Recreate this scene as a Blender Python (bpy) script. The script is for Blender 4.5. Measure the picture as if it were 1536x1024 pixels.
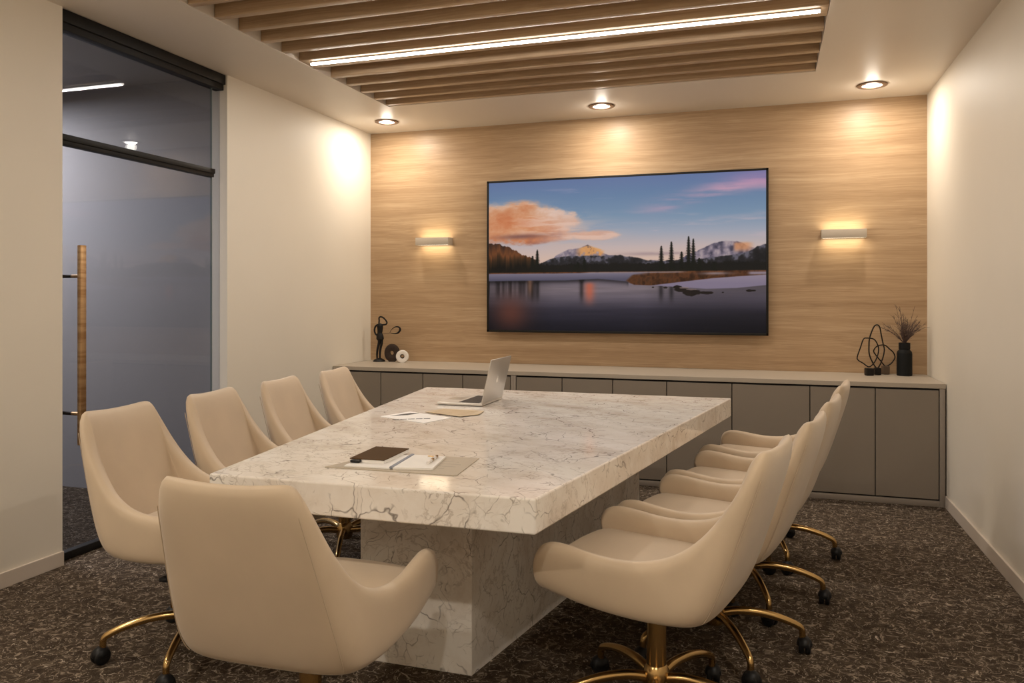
import bpy, bmesh, math, random
import numpy as np
from mathutils import Vector, Matrix

for _o in list(bpy.data.objects):
    bpy.data.objects.remove(_o, do_unlink=True)
S = bpy.context.scene
C = S.collection
R = math.radians

# ------------------------------------------------------------------ camera
cd = bpy.data.cameras.new('camera')
cam = bpy.data.objects.new('camera', cd)
C.objects.link(cam)
cam.location = (0, 0, 1.30)
cam.rotation_euler = (R(90), 0, R(17.91))
cd.sensor_width = 36
cd.lens = 1182 / 1536 * 36
cd.shift_y = -65 / 1536
cd.clip_start = .02
S.camera = cam

# ------------------------------------------------------------------ world, colour management
w = bpy.data.worlds.new('world')
S.world = w
w.use_nodes = True
w.node_tree.nodes['Background'].inputs[0].default_value = (.5, .45, .4, 1)
w.node_tree.nodes['Background'].inputs[1].default_value = .02
S.view_settings.view_transform = 'Standard'
S.view_settings.look = 'None'
S.view_settings.gamma = 1
S.view_settings.use_curve_mapping = False
S.view_settings.exposure = 0.05

WARM = (1.0, .90, .77)
LEDC = (1.0, .91, .81)
COOL = (1.0, .97, 1.0)
H_CEIL = 2.718


def lamp(name, kind, loc, energy, color, rot=(0, 0, 0), size=None, size_y=None, spot=None, blend=1.0, radius=.05, parent=None, spread=None):
    l = bpy.data.lights.new(name, kind)
    l.energy = energy
    l.color = color
    if kind == 'AREA':
        l.shape = 'RECTANGLE'
        l.size = size
        l.size_y = size_y
        if spread:
            l.spread = R(spread)
    else:
        l.shadow_soft_size = radius
    if kind == 'SPOT':
        l.spot_size = R(spot)
        l.spot_blend = blend
    o = bpy.data.objects.new(name, l)
    C.objects.link(o)
    o.location = loc
    o.rotation_euler = rot
    return o


# light of the LED line set into the slatted ceiling
lamp('led_line_light', 'AREA', (-1.18, 4.143, H_CEIL - .0185), 24, LEDC, size=2.84, size_y=.012)
# cool ceiling panel in the corridor behind the glass door
lamp('corridor_light', 'AREA', (-5.2, 3.3, 2.66), 72, COOL, size=.5, size_y=1.0)


# ------------------------------------------------------------------ materials
def mat(name, col=(.5, .5, .5), rough=.5, metal=0., spec=.5, **kw):
    m = bpy.data.materials.new(name)
    m.use_nodes = True
    b = m.node_tree.nodes['Principled BSDF']
    b.inputs['Base Color'].default_value = (*col, 1)
    b.inputs['Roughness'].default_value = rough
    b.inputs['Metallic'].default_value = metal
    b.inputs['Specular IOR Level'].default_value = spec
    for k, v in kw.items():
        b.inputs[k.replace('_', ' ')].default_value = v
    return m


class NT:
    def __init__(s, m):
        s.t = m.node_tree
        s.b = s.t.nodes.get('Principled BSDF')

    def n(s, typ, **kw):
        nd = s.t.nodes.new(typ)
        for k, v in kw.items():
            setattr(nd, k, v)
        return nd

    def l(s, a, b):
        s.t.links.new(a, b)

    def coords(s, scale=(1, 1, 1), rot=(0, 0, 0), kind='Object'):
        tc = s.n('ShaderNodeTexCoord')
        mp = s.n('ShaderNodeMapping')
        mp.inputs['Scale'].default_value = scale
        mp.inputs['Rotation'].default_value = rot
        s.l(tc.outputs[kind], mp.inputs['Vector'])
        return mp.outputs['Vector']

    def noise(s, vec, scale=5, detail=2, rough=.5, dist=0., out='Fac'):
        nd = s.n('ShaderNodeTexNoise')
        s.l(vec, nd.inputs['Vector'])
        nd.inputs['Scale'].default_value = scale
        nd.inputs['Detail'].default_value = detail
        nd.inputs['Roughness'].default_value = rough
        nd.inputs['Distortion'].default_value = dist
        return nd.outputs[out]

    def ramp(s, fac, stops):
        r = s.n('ShaderNodeValToRGB')
        e = r.color_ramp.elements
        while len(e) < len(stops):
            e.new(.5)
        for i, (p, c) in enumerate(stops):
            e[i].position = p
            e[i].color = (*c, 1) if len(c) == 3 else c
        s.l(fac, r.inputs['Fac'])
        return r.outputs['Color']

    def mr(s, v, a, b, c=0., d=1.):
        m = s.n('ShaderNodeMapRange')
        s.l(v, m.inputs['Value'])
        for k, x in zip(('From Min', 'From Max', 'To Min', 'To Max'), (a, b, c, d)):
            m.inputs[k].default_value = x
        return m.outputs['Result']

    def math(s, op, a, b=None):
        m = s.n('ShaderNodeMath', operation=op)
        for i, x in enumerate((a, b)):
            if x is None:
                continue
            if isinstance(x, (int, float)):
                m.inputs[i].default_value = x
            else:
                s.l(x, m.inputs[i])
        return m.outputs[0]

    def mix(s, fac, a, b, blend='MIX'):
        m = s.n('ShaderNodeMix', data_type='RGBA', blend_type=blend)
        for i, x in ((0, fac), (6, a), (7, b)):
            if isinstance(x, (int, float)):
                m.inputs[i].default_value = x
            elif isinstance(x, tuple):
                m.inputs[i].default_value = (*x, 1)
            else:
                s.l(x, m.inputs[i])
        return m.outputs[2]

    def bump(s, hgt, strength=.2, dist=.01):
        b = s.n('ShaderNodeBump')
        b.inputs['Strength'].default_value = strength
        b.inputs['Distance'].default_value = dist
        s.l(hgt, b.inputs['Height'])
        s.l(b.outputs['Normal'], s.b.inputs['Normal'])


def m_paint(name, col, rough=.55):
    m = mat(name, col, rough, spec=.4)
    t = NT(m)
    v = t.coords()
    n = t.noise(v, 90, 3)
    t.bump(n, .05, .002)
    n2 = t.noise(v, 1.2, 3)
    t.l(t.mix(t.mr(n2, .3, .7), tuple(c * .97 for c in col), tuple(min(1, c * 1.02) for c in col)), t.b.inputs['Base Color'])
    return m


def m_wood(name, dark, mid, light, sx=.35, rough=.42, grain=1.):
    """horizontal grain: stretched along X, layered along Z (walls) and Y (slats)"""
    m = mat(name, mid, rough, spec=.35)
    t = NT(m)
    tc = t.coords((sx, 1, 1))
    warp = t.noise(t.coords((.6, 1.2, 1.2)), 2.2, 3, out='Color')
    add = t.n('ShaderNodeVectorMath', operation='MULTIPLY_ADD')
    t.l(warp, add.inputs[0])
    add.inputs[1].default_value = (.0, .05, .05)
    t.l(tc, add.inputs[2])
    v = add.outputs[0]
    sc = t.n('ShaderNodeMapping')
    sc.inputs['Scale'].default_value = (1.1, 13, 13)
    t.l(v, sc.inputs['Vector'])
    a = t.noise(sc.outputs[0], 1.0, 5, .62)
    sc2 = t.n('ShaderNodeMapping')
    sc2.inputs['Scale'].default_value = (7, 120, 120)
    t.l(v, sc2.inputs['Vector'])
    b = t.noise(sc2.outputs[0], 1.0, 3, .6)
    f = t.math('ADD', t.math('MULTIPLY', a, .52), t.math('MULTIPLY', b, .48 * grain))
    col = t.ramp(f, [(.33, dark), (.5, mid), (.66, light)])
    t.l(col, t.b.inputs['Base Color'])
    t.bump(b, .08, .002)
    return m


def m_marble(name, gloss=.09):
    m = mat(name, (.7, .65, .58), gloss, spec=.5)
    t = NT(m)
    v = t.coords((1, 1, 1), (R(12), R(8), R(25)))
    wc = t.noise(v, 4.0, 4, .55, out='Color')
    ma = t.n('ShaderNodeVectorMath', operation='MULTIPLY_ADD')
    t.l(wc, ma.inputs[0])
    ma.inputs[1].default_value = (.20, .20, .20)
    t.l(v, ma.inputs[2])
    wv = ma.outputs[0]
    st = t.n('ShaderNodeMapping')
    st.inputs['Scale'].default_value = (1, 1.9, 1.2)
    t.l(wv, st.inputs['Vector'])
    cloud = t.noise(st.outputs[0], 3.0, 6, .62)
    base = t.ramp(cloud, [(.30, (.62, .54, .46)), (.44, (.78, .72, .655)), (.60, (.86, .82, .77))])
    # soft grey veins
    n1 = t.noise(st.outputs[0], 6.0, 6, .6, .4)
    d1 = t.math('ABSOLUTE', t.math('SUBTRACT', n1, .5))
    v1 = t.mr(d1, .0, .020, 1., 0.)
    k1 = t.mr(t.noise(v, 2.6, 2), .40, .60)
    col = t.mix(t.math('MULTIPLY', t.math('MULTIPLY', v1, k1), .55), base, (.34, .27, .21))
    # thin dark cracks, broken into short runs
    for sc, wd, ks, lo, hi, am, cc in ((6.5, .016, 8.5, .47, .58, .85, (.10, .08, .065)), (15, .030, 13, .50, .62, .70, (.17, .13, .10)), (31, .05, 21, .55, .68, .6, (.24, .19, .15))):
        vo = t.n('ShaderNodeTexVoronoi', feature='DISTANCE_TO_EDGE')
        vo.inputs['Scale'].default_value = sc
        t.l(wv, vo.inputs['Vector'])
        v2 = t.mr(vo.outputs['Distance'], .0, wd, 1., 0.)
        k2 = t.mr(t.noise(v, ks, 3, .6), lo, hi)
        col = t.mix(t.math('MULTIPLY', t.math('MULTIPLY', v2, k2), am), col, cc)
    t.l(col, t.b.inputs['Base Color'])
    return m


def m_carpet(name, tint=1.):
    m = mat(name, (.04, .03, .025), .95, spec=.1)
    t = NT(m)
    v = t.coords()
    wc = t.noise(v, 17, 2, .5, out='Color')
    ma = t.n('ShaderNodeVectorMath', operation='MULTIPLY_ADD')
    t.l(wc, ma.inputs[0])
    ma.inputs[1].default_value = (.09, .09, .0)
    t.l(v, ma.inputs[2])
    wv = ma.outputs[0]
    grain = t.noise(v, 260, 2, .7)
    med = t.noise(v, 16, 5, .7)
    g = t.math('ADD', t.math('MULTIPLY', grain, .55), t.math('MULTIPLY', med, .45))
    q = lambda c: tuple(x * tint for x in c)
    base = t.ramp(g, [(.36, q((.018, .012, .008))), (.52, q((.066, .047, .032))), (.68, q((.15, .115, .08)))])
    col = base
    for i, (sc, th, k, lo, hi, c) in enumerate(((15, .020, 24, .50, .60, (.36, .29, .22)), (24, .030, 34, .50, .60, (.30, .24, .18)), (38, .045, 46, .50, .60, (.24, .19, .145)), (19, .016, 60, .58, .64, (.62, .53, .43)))):
        of = t.n('ShaderNodeVectorMath', operation='ADD')
        t.l(wv, of.inputs[0])
        of.inputs[1].default_value = (3.1 * i, 1.7 * i, 0)
        vo = t.n('ShaderNodeTexVoronoi', feature='DISTANCE_TO_EDGE')
        vo.inputs['Scale'].default_value = sc
        t.l(of.outputs[0], vo.inputs['Vector'])
        ln = t.mr(vo.outputs['Distance'], th * .5, th * 1.6, 1., 0.)
        mk = t.mr(t.noise(of.outputs[0], k, 1, .5), lo, hi)
        f = t.math('MULTIPLY', t.math('MULTIPLY', ln, mk), .9)
        col = t.mix(f, col, q(c))
    sp_ = t.n('ShaderNodeTexVoronoi', feature='F1')
    sp_.inputs['Scale'].default_value = 85
    t.l(v, sp_.inputs['Vector'])
    dots = t.mr(sp_.outputs['Distance'], .10, .22, 1., 0.)
    dots = t.math('MULTIPLY', dots, t.mr(t.noise(v, 38, 1), .55, .62))
    col = t.mix(dots, col, q((.60, .52, .43)))
    t.l(col, t.b.inputs['Base Color'])
    t.bump(g, .6, .006)
    return m


def m_emit(name, col, strength):
    m = bpy.data.materials.new(name)
    m.use_nodes = True
    t = m.node_tree
    t.nodes.clear()
    e = t.nodes.new('ShaderNodeEmission')
    e.inputs[0].default_value = (*col, 1)
    e.inputs[1].default_value = strength
    o = t.nodes.new('ShaderNodeOutputMaterial')
    t.links.new(e.outputs[0], o.inputs[0])
    return m


def m_leather(name, col, rough=.5):
    m = mat(name, col, rough, spec=.35, Sheen_Weight=.25, Sheen_Roughness=.5)
    t = NT(m)
    v = t.coords()
    n = t.noise(v, 260, 3, .6)
    n2 = t.noise(v, 6, 3, .5)
    t.l(t.mix(t.mr(n2, .3, .7), tuple(c * .95 for c in col), tuple(c * 1.04 for c in col)), t.b.inputs['Base Color'])
    t.bump(n, .06, .001)
    return m


def m_glass(name):
    m = bpy.data.materials.new(name)
    m.use_nodes = True
    t = m.node_tree
    t.nodes.clear()
    fr = t.nodes.new('ShaderNodeFresnel')
    ge = t.nodes.new('ShaderNodeNewGeometry')
    io = t.nodes.new('ShaderNodeMapRange')
    io.inputs['To Min'].default_value = 1.33
    io.inputs['To Max'].default_value = 1 / 1.33
    t.links.new(ge.outputs['Backfacing'], io.inputs['Value'])
    t.links.new(io.outputs[0], fr.inputs[0])
    tr = t.nodes.new('ShaderNodeBsdfTransparent')
    tr.inputs[0].default_value = (.86, .87, .89, 1)
    gl = t.nodes.new('ShaderNodeBsdfGlossy')
    gl.inputs['Roughness'].default_value = .0
    gl.inputs['Color'].default_value = (.9, .92, .95, 1)
    mx = t.nodes.new('ShaderNodeMixShader')
    o = t.nodes.new('ShaderNodeOutputMaterial')
    t.links.new(fr.outputs[0], mx.inputs[0])
    t.links.new(tr.outputs[0], mx.inputs[1])
    t.links.new(gl.outputs[0], mx.inputs[2])
    t.links.new(mx.outputs[0], o.inputs[0])
    return m


M = dict(
    wall=m_paint('cream_wall_paint', (.77, .71, .61)),
    ceil=m_paint('ceiling_paint', (.72, .65, .56), .45),
    trim=m_paint('baseboard_paint', (.60, .52, .44), .4),
    grey=m_paint('corridor_grey_paint', (.30, .29, .295), .6),
    oak=m_wood('oak_wall_panel', (.325, .205, .112), (.42, .28, .160), (.52, .37, .228)),
    slat=m_wood('oak_slat', (.31, .205, .115), (.45, .31, .185), (.57, .42, .27), .3),
    carpet=m_carpet('brown_flecked_carpet'),
    carpet2=m_carpet('dark_corridor_carpet', .55),
    marble=m_marble('veined_marble'),
    marble2=m_marble('honed_veined_marble', .28),
    leather=m_leather('cream_leather', (.57, .448, .32)),
    piping=mat('seam_thread', (.50, .39, .28), .6),
    brass=mat('polished_brass', (.52, .345, .145), .22, 1.),
    brass2=mat('brushed_bronze', (.50, .30, .13), .42, .75),
    black=mat('black_plastic', (.008, .008, .009), .45, 0., .3),
    blackm=mat('black_metal', (.010, .009, .008), .5, .0, .25),
    gap=mat('dark_carcass', (.01, .009, .008), .7),
    cab=mat('greige_laminate', (.245, .205, .163), .5, spec=.3),
    cabtop=mat('greige_worktop', (.42, .36, .29), .4, spec=.4),
    cabframe=mat('greige_frame', (.30, .255, .21), .45, spec=.4),
    silver=mat('brushed_aluminium', (.55, .52, .48), .36, .8),
    silverl=mat('laptop_deck', (.62, .58, .53), .4, .5),
    key=mat('keyboard_black', (.04, .035, .032), .5),
    screen=mat('laptop_screen', (.01, .01, .012), .12),
    logo=mat('bright_logo', (.95, .92, .85), .2, .2),
    bronze=mat('downlight_trim_bronze', (.16, .10, .065), .35, .6),
    sconce=mat('champagne_metal', (.50, .43, .345), .5, .1),
    lampw=m_emit('lamp_disc', (1, .90, .76), 14),
    ledw=m_emit('led_diffuser', (1, .93, .85), 22),
    sconw=m_emit('sconce_diffuser', (1, .88, .66), 4),
    paper=mat('white_paper', (.82, .79, .75), .7),
    paperg=mat('grey_print', (.42, .37, .31), .7),
    ink=mat('black_ink', (.03, .03, .035), .6),
    tan=mat('tan_sheet', (.54, .43, .29), .7),
    tan2=mat('tan_sheet_print', (.50, .36, .20), .7),
    folder=mat('beige_folder', (.47, .40, .31), .65),
    leatherb=mat('brown_cover', (.085, .046, .018), .75, 0., .1),
    blue=mat('blue_grey_spine', (.25, .27, .32), .6),
    gold=mat('gold_pen', (.60, .40, .18), .25, 1.),
    penw=mat('pen_white', (.78, .74, .70), .3),
    sculpt=mat('black_bronze', (.008, .006, .005), .5, 0., .25),
    browns=mat('dark_brown_ceramic', (.028, .015, .010), .45, 0., .3),
    whites=mat('white_ceramic', (.78, .73, .67), .4),
    brownblock=mat('brown_block', (.10, .065, .04), .5),
    vase=mat('matte_black_vase', (.006, .0065, .0065), .6, 0., .2),
    twig=mat('dry_twig', (.09, .055, .045), .8),
    glass=m_glass('clear_door_glass'),
    edge=mat('glass_edge', (.16, .20, .19), .3),
)
_t = NT(M['leatherb'])
_t.bump(_t.noise(_t.coords(), 300, 2), .15, .001)
_t = NT(M['cab'])
_t.bump(_t.noise(_t.coords(), 400, 2), .05, .001)
_t = NT(M['brass2'])
_n = _t.noise(_t.coords((1, 1, 8)), 6, 3)
_t.l(_t.ramp(_n, [(.35, (.34, .19, .08)), (.6, (.50, .32, .16))]), _t.b.inputs['Base Color'])


# ------------------------------------------------------------------ mesh helpers
def link(name, bm, m, parent=None, smooth=True, angle=35, loc=None):
    bmesh.ops.recalc_face_normals(bm, faces=bm.faces)
    me = bpy.data.meshes.new(name)
    bm.to_mesh(me)
    bm.free()
    if smooth:
        me.polygons.foreach_set('use_smooth', [True] * len(me.polygons))
        try:
            me.set_sharp_from_angle(angle=R(angle))
        except Exception:
            pass
    me.materials.append(M[m] if isinstance(m, str) else m)
    o = bpy.data.objects.new(name, me)
    C.objects.link(o)
    if parent:
        o.parent = parent
    if loc:
        o.location = loc
    return o


def box(bm, x0, x1, y0, y1, z0, z1, bev=0., mtx=None, seg=2):
    t = bmesh.new()
    bmesh.ops.create_cube(t, size=1)
    for v in t.verts:
        v.co = Vector(((x0 + x1) / 2 + v.co.x * (x1 - x0), (y0 + y1) / 2 + v.co.y * (y1 - y0), (z0 + z1) / 2 + v.co.z * (z1 - z0)))
    if bev:
        bmesh.ops.bevel(t, geom=list(t.edges), offset=bev, segments=seg, profile=.5, affect='EDGES')
    merge(bm, t, mtx)


def merge(bm, t, mtx=None):
    if mtx is not None:
        bmesh.ops.transform(t, matrix=mtx, verts=t.verts)
    me = bpy.data.meshes.new('tmp')
    t.to_mesh(me)
    t.free()
    bm.from_mesh(me)
    bpy.data.meshes.remove(me)


def prism(bm, pts, z0, z1, bev=0., seg=3):
    t = bmesh.new()
    lo = [t.verts.new((x, y, z0)) for x, y in pts]
    hi = [t.verts.new((x, y, z1)) for x, y in pts]
    t.faces.new(lo[::-1])
    t.faces.new(hi)
    n = len(pts)
    for i in range(n):
        t.faces.new((lo[i], lo[(i + 1) % n], hi[(i + 1) % n], hi[i]))
    if bev:
        bmesh.ops.bevel(t, geom=list(t.edges), offset=bev, segments=seg, profile=.5, affect='EDGES')
    merge(bm, t)


def lathe(bm, prof, seg=32, mtx=None, cap=True):
    t = bmesh.new()
    rings = []
    for r, z in prof:
        if r < 1e-5:
            rings.append([t.verts.new((0, 0, z))])
        else:
            rings.append([t.verts.new((r * math.cos(2 * math.pi * i / seg), r * math.sin(2 * math.pi * i / seg), z)) for i in range(seg)])
    for a, b in zip(rings, rings[1:]):
        for i in range(seg):
            j = (i + 1) % seg
            if len(a) == 1 and len(b) == 1:
                continue
            if len(a) == 1:
                t.faces.new((a[0], b[j], b[i]))
            elif len(b) == 1:
                t.faces.new((a[i], a[j], b[0]))
            else:
                t.faces.new((a[i], a[j], b[j], b[i]))
    if cap:
        for q in (rings[0], rings[-1]):
            if len(q) > 1:
                t.faces.new(q)
    merge(bm, t, mtx)


def smooth_path(pts, n=6, closed=False):
    """Catmull-Rom through tuples of any length"""
    P = [np.array(p, float) for p in pts]
    out = []
    N = len(P)
    rng = range(N) if closed else range(N - 1)
    for i in rng:
        if closed:
            p0, p1, p2, p3 = P[(i - 1) % N], P[i], P[(i + 1) % N], P[(i + 2) % N]
        else:
            p0, p1, p2, p3 = P[max(i - 1, 0)], P[i], P[i + 1], P[min(i + 2, N - 1)]
        for k in range(n):
            u = k / n
            out.append(.5 * ((2 * p1) + (-p0 + p2) * u + (2 * p0 - 5 * p1 + 4 * p2 - p3) * u * u + (-p0 + 3 * p1 - 3 * p2 + p3) * u ** 3))
    if not closed:
        out.append(P[-1])
    return out


def tube(bm, pts, rad, seg=10, closed=False, flat=1., mtx=None):
    """pts xyz; rad a number or list"""
    t = bmesh.new()
    P = [Vector(p[:3]) for p in pts]
    n = len(P)
    rr = rad if hasattr(rad, '__len__') else [rad] * n
    rings = []
    up = None
    for i in range(n):
        a = P[(i - 1) % n] if (closed or i > 0) else P[i]
        b = P[(i + 1) % n] if (closed or i < n - 1) else P[i]
        d = (b - a).normalized()
        if up is None:
            up = Vector((0, 0, 1)) if abs(d.z) < .9 else Vector((0, 1, 0))
        s = d.cross(up)
        if s.length < 1e-4:
            s = d.cross(Vector((1, 0, 0)))
        s.normalize()
        up = s.cross(d).normalized()
        rings.append([t.verts.new(P[i] + (s * math.cos(q) + up * math.sin(q) * flat) * rr[i]) for q in [2 * math.pi * k / seg for k in range(seg)]])
    m = n if closed else n - 1
    for i in range(m):
        a, b = rings[i], rings[(i + 1) % n]
        off = 0
        if closed and i == n - 1:
            off = min(range(seg), key=lambda o: sum((a[k].co - b[(k + o) % seg].co).length for k in range(seg)))
        for k in range(seg):
            t.faces.new((a[k], a[(k + 1) % seg], b[(k + 1 + off) % seg], b[(k + off) % seg]))
    if not closed:
        t.faces.new(rings[0][::-1])
        t.faces.new(rings[-1])
    merge(bm, t, mtx)


def tag(o, label, cat, group=None):
    o['label'] = label
    o['category'] = cat
    if group:
        o['group'] = group
    return o


def thing(name, label, cat, loc=(0, 0, 0), rz=0., group=None):
    o = bpy.data.objects.new(name, None)
    o.empty_display_size = .1
    C.objects.link(o)
    o.location = loc
    o.rotation_euler = (0, 0, rz)
    return tag(o, label, cat, group)


def bx(name, m, dims, bev=0., parent=None, **kw):
    bm = bmesh.new()
    box(bm, *dims, bev)
    kw.setdefault('smooth', False)
    return link(name, bm, m, parent, **kw)


def struct(o):
    o['kind'] = 'structure'
    return o


def copy_tree(o, parent=None):
    c = o.copy()
    C.objects.link(c)
    if parent:
        c.parent = parent
    for ch in [x for x in bpy.data.objects if x.parent == o]:
        copy_tree(ch, c)
    return c


# ------------------------------------------------------------------ room shell
XL, XR, YB, YF = -3.262, 1.064, 6.115, -1.3
HC = H_CEIL
D0, D1 = 2.977, 4.208        # door opening along the left wall

struct(bx('floor', 'carpet', (XL - .06, XR + .1, YF - .1, YB + .1, -.06, 0)))
struct(bx('floor_corridor', 'carpet2', (-6.6, XL - .06, 1.2, 4.40, -.06, 0)))
struct(bx('wall_back', 'oak', (XL - .12, XR + .12, YB, YB + .12, 0, HC)))
struct(bx('wall_right', 'wall', (XR, XR + .12, YF - .12, YB, 0, HC)))
struct(bx('wall_front', 'wall', (XL - .12, XR, YF - .12, YF, 0, HC)))
struct(bx('wall_left', 'wall', (XL - .12, XL, YF, D0, 0, HC)))
struct(bx('wall_left_far', 'wall', (XL - .12, XL, D1, YB, 0, HC)))
struct(bx('wall_corridor_end', 'grey', (-6.6, XL - .12, 4.235, 4.36, 0, HC)))
struct(bx('wall_corridor_side', 'grey', (-6.72, -6.6, 1.2, 4.36, 0, HC)))
struct(bx('wall_corridor_near', 'grey', (-6.6, XL - .12, 1.1, 1.2, 0, HC)))
struct(bx('ceiling_corridor', 'grey', (-6.6, XL - .12, 1.2, 4.36, HC, HC + .06)))

# ceiling with the rectangular recess for the slats
OX0, OX1, OY0, OY1 = -2.667, .291, .70, 5.277
bm = bmesh.new()
TH = .18
box(bm, XL - .12, OX0, YF - .12, YB + .12, HC, HC + TH)
box(bm, OX1, XR + .12, YF - .12, YB + .12, HC, HC + TH)
box(bm, OX0, OX1, YF - .12, OY0, HC, HC + TH)
box(bm, OX0, OX1, OY1, YB + .12, HC, HC + TH)
box(bm, OX0, OX1, OY0, OY1, HC + .15, HC + TH)
struct(link('ceiling', bm, 'ceil', smooth=False))

# baseboards
struct(bx('baseboard_left', 'trim', (XL, XL + .012, YF, D0, 0, .072), .003))
struct(bx('baseboard_left_far', 'trim', (XL, XL + .012, D1, 5.47, 0, .072), .003))
struct(bx('baseboard_right', 'trim', (XR - .012, XR, YF, 5.47, 0, .075), .003))
struct(bx('baseboard_front', 'trim', (XL, XR, YF, YF + .012, 0, .075), .003))

# ------------------------------------------------------------------ glass door
GX = -3.322
door = bpy.data.objects.new('door_1', None)
C.objects.link(door)
door.location = (GX, D0, 0)
struct(door)
door['label'] = 'full-height clear glass door with black rails in the left wall'


def dpart(name, m, d, bev=.0, parent=None):
    bm = bmesh.new()
    box(bm, d[0] - GX, d[1] - GX, d[2] - D0, d[3] - D0, d[4], d[5], bev)
    return link(name, bm, m, parent or door)


dpart('door_glass', 'glass', (GX - .005, GX + .005, D0 - .02, 4.128, .032, 2.058))
dpart('transom_glass', 'glass', (GX - .005, GX + .005, D0 - .02, 4.128, 2.11, 2.62))
dpart('side_glass', 'glass', (GX - .005, GX + .005, 4.134, D1, .0, 2.62))
dpart('glass_edge', 'edge', (GX - .006, GX + .006, 4.1295, 4.1325, .0, 2.62))
hb = dpart('header_rail', 'blackm', (GX - .03, GX + .035, D0 - .02, D1 - .001, 2.62, HC - .002), .003)
dpart('header_groove', 'blackm', (GX + .03, GX + .050, D0 - .02, D1 - .001, 2.655, HC - .002), .003, hb)
tb = dpart('transom_rail', 'blackm', (GX - .022, GX + .022, D0 - .02, 4.132, 2.058, 2.11), .003)
dpart('transom_lip', 'blackm', (GX - .03, GX + .030, D0 - .02, 4.134, 2.079, 2.11), .003, tb)
dpart('bottom_rail', 'blackm', (GX - .022, GX + .022, D0 - .02, 4.128, .004, .042), .003)
# pull handle: bronze bar inside, black bar outside, two stand-offs
hy = 3.093
dpart('pull_bar', 'brass2', (-3.276, -3.252, hy - .018, hy + .018, .565, 1.565), .004)
dpart('outer_pull_bar', 'blackm', (-3.412, -3.394, hy - .012, hy + .006, .565, 1.565), .004)
for zz in (.72, 1.41):
    bm = bmesh.new()
    tube(bm, [(-3.396 - GX, hy - D0, zz), (-3.325 - GX, hy - D0, zz)], .009)
    h_ = link('standoff', bm, 'blackm', door)
    bm = bmesh.new()
    tube(bm, [(-3.328 - GX, hy - D0, zz), (-3.27 - GX, hy - D0, zz)], .009)
    link('inner_standoff', bm, 'brass2', door)

# ------------------------------------------------------------------ slatted ceiling panel with LED line
sp = thing('slatted_ceiling_panel', 'oak slatted panel recessed in the ceiling above the conference table', 'ceiling panel', (OX0, OY0, HC))
bm = bmesh.new()
box(bm, .004, OX1 - OX0 - .004, .004, OY1 - OY0 - .01, .125, .148)
link('backing_board', bm, 'slat', sp)
ys = [5.226, 5.044, 4.849, 4.654, 4.46]
y = 3.917
while y > OY0 + .1:
    ys.append(y)
    y -= .1935
for y in ys:
    bm = bmesh.new()
    box(bm, .003, OX1 - OX0 - .003, y - OY0, y - OY0 + .042, .003, .125, .002)
    link('slat', bm, 'slat', sp)
bm = bmesh.new()
box(bm, .003, OX1 - OX0 - .003, 4.098 - OY0, 4.262 - OY0, .003, .125, .002)
link('wide_slat', bm, 'slat', sp)

led = thing('linear_led_light', 'long thin glowing LED line running along the oak ceiling slats', 'light', (-1.18, 4.143, HC))
bx('housing', 'sconce', (-1.432, 1.432, -.009, .009, -.005, .002), .001, led)
bx('diffuser', 'ledw', (-1.43, 1.43, -.007, .007, -.018, -.004), .003, led)

# ------------------------------------------------------------------ downlights
def downlight(x, y, label, power=9.5, first=[None]):
    t = thing('ceiling_downlight', label, 'downlight', (x, y, HC), group='round recessed ceiling downlights')
    if first[0] is None:
        bm = bmesh.new()
        lathe(bm, [(.062, -.001), (.064, -.010), (.080, -.012), (.094, -.008), (.096, -.001)], 40, cap=False)
        a = link('trim_ring', bm, 'bronze', t)
        bm = bmesh.new()
        lathe(bm, [(0, -.006), (.050, -.0062), (.063, -.004)], 40, cap=False)
        b = link('lamp_lens', bm, 'lampw', t)
        first[0] = (a, b)
    else:
        for a in first[0]:
            c = a.copy()
            C.objects.link(c)
            c.parent = t
    lamp('downlight_beam', 'AREA', (x, y, HC - .0125), power, WARM, size=.09, size_y=.09).data.shape = 'DISK'
    lamp('downlight_spill', 'POINT', (x, y, HC - .05), 1.2, WARM, radius=.04)


downlight(-2.905, 5.715, 'round downlight at the left end of the row before the oak wall')
downlight(-1.160, 5.735, 'round downlight in the middle of the row before the oak wall')
downlight(.667, 5.720, 'round downlight nearest the right wall, before the oak wall')
for (x, y, p, l) in ((-2.96, 1.35, 17, 'left wall, before the glass door'), (.68, 1.35, 17, 'right wall, level with the table end'), (-2.2, -.3, 22, 'front wall, left one'), (-.1, -.3, 22, 'front wall, right one')):  # out-of-view downlights added as room fill, their places assumed
    downlight(x, y, 'added unseen round downlight for room fill, by the ' + l, p)

# ------------------------------------------------------------------ wall sconces
def sconce(x, z, label):
    t = thing('wall_sconce', label, 'wall light', (x, YB, z), group='slim up-and-down wall lights')
    bm = bmesh.new()
    box(bm, -.148, .148, -.100, -.092, -.031, .031, .002)
    box(bm, -.148, -.142, -.094, -.002, -.031, .031, .001)
    box(bm, .142, .148, -.094, -.002, -.031, .031, .001)
    link('body', bm, 'sconce', t)
    bx('back_plate', 'sconce', (-.14, .14, -.006, 0, -.028, .028), .001, t)
    bx('diffuser', 'sconw', (-.140, .140, -.091, -.012, -.026, .026), .004, t)
    lamp('sconce_down', 'AREA', (x, YB - .055, z - .030), .42, (1, .84, .58), size=.26, size_y=.06)
    lamp('sconce_up', 'AREA', (x, YB - .055, z + .030), .42, (1, .84, .58), rot=(R(180), 0, 0), size=.26, size_y=.06)


sconce(-2.645, 1.772, 'slim bar wall light glowing on the oak wall left of the television')
sconce(.520, 1.757, 'slim bar wall light glowing on the oak wall right of the television')

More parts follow.
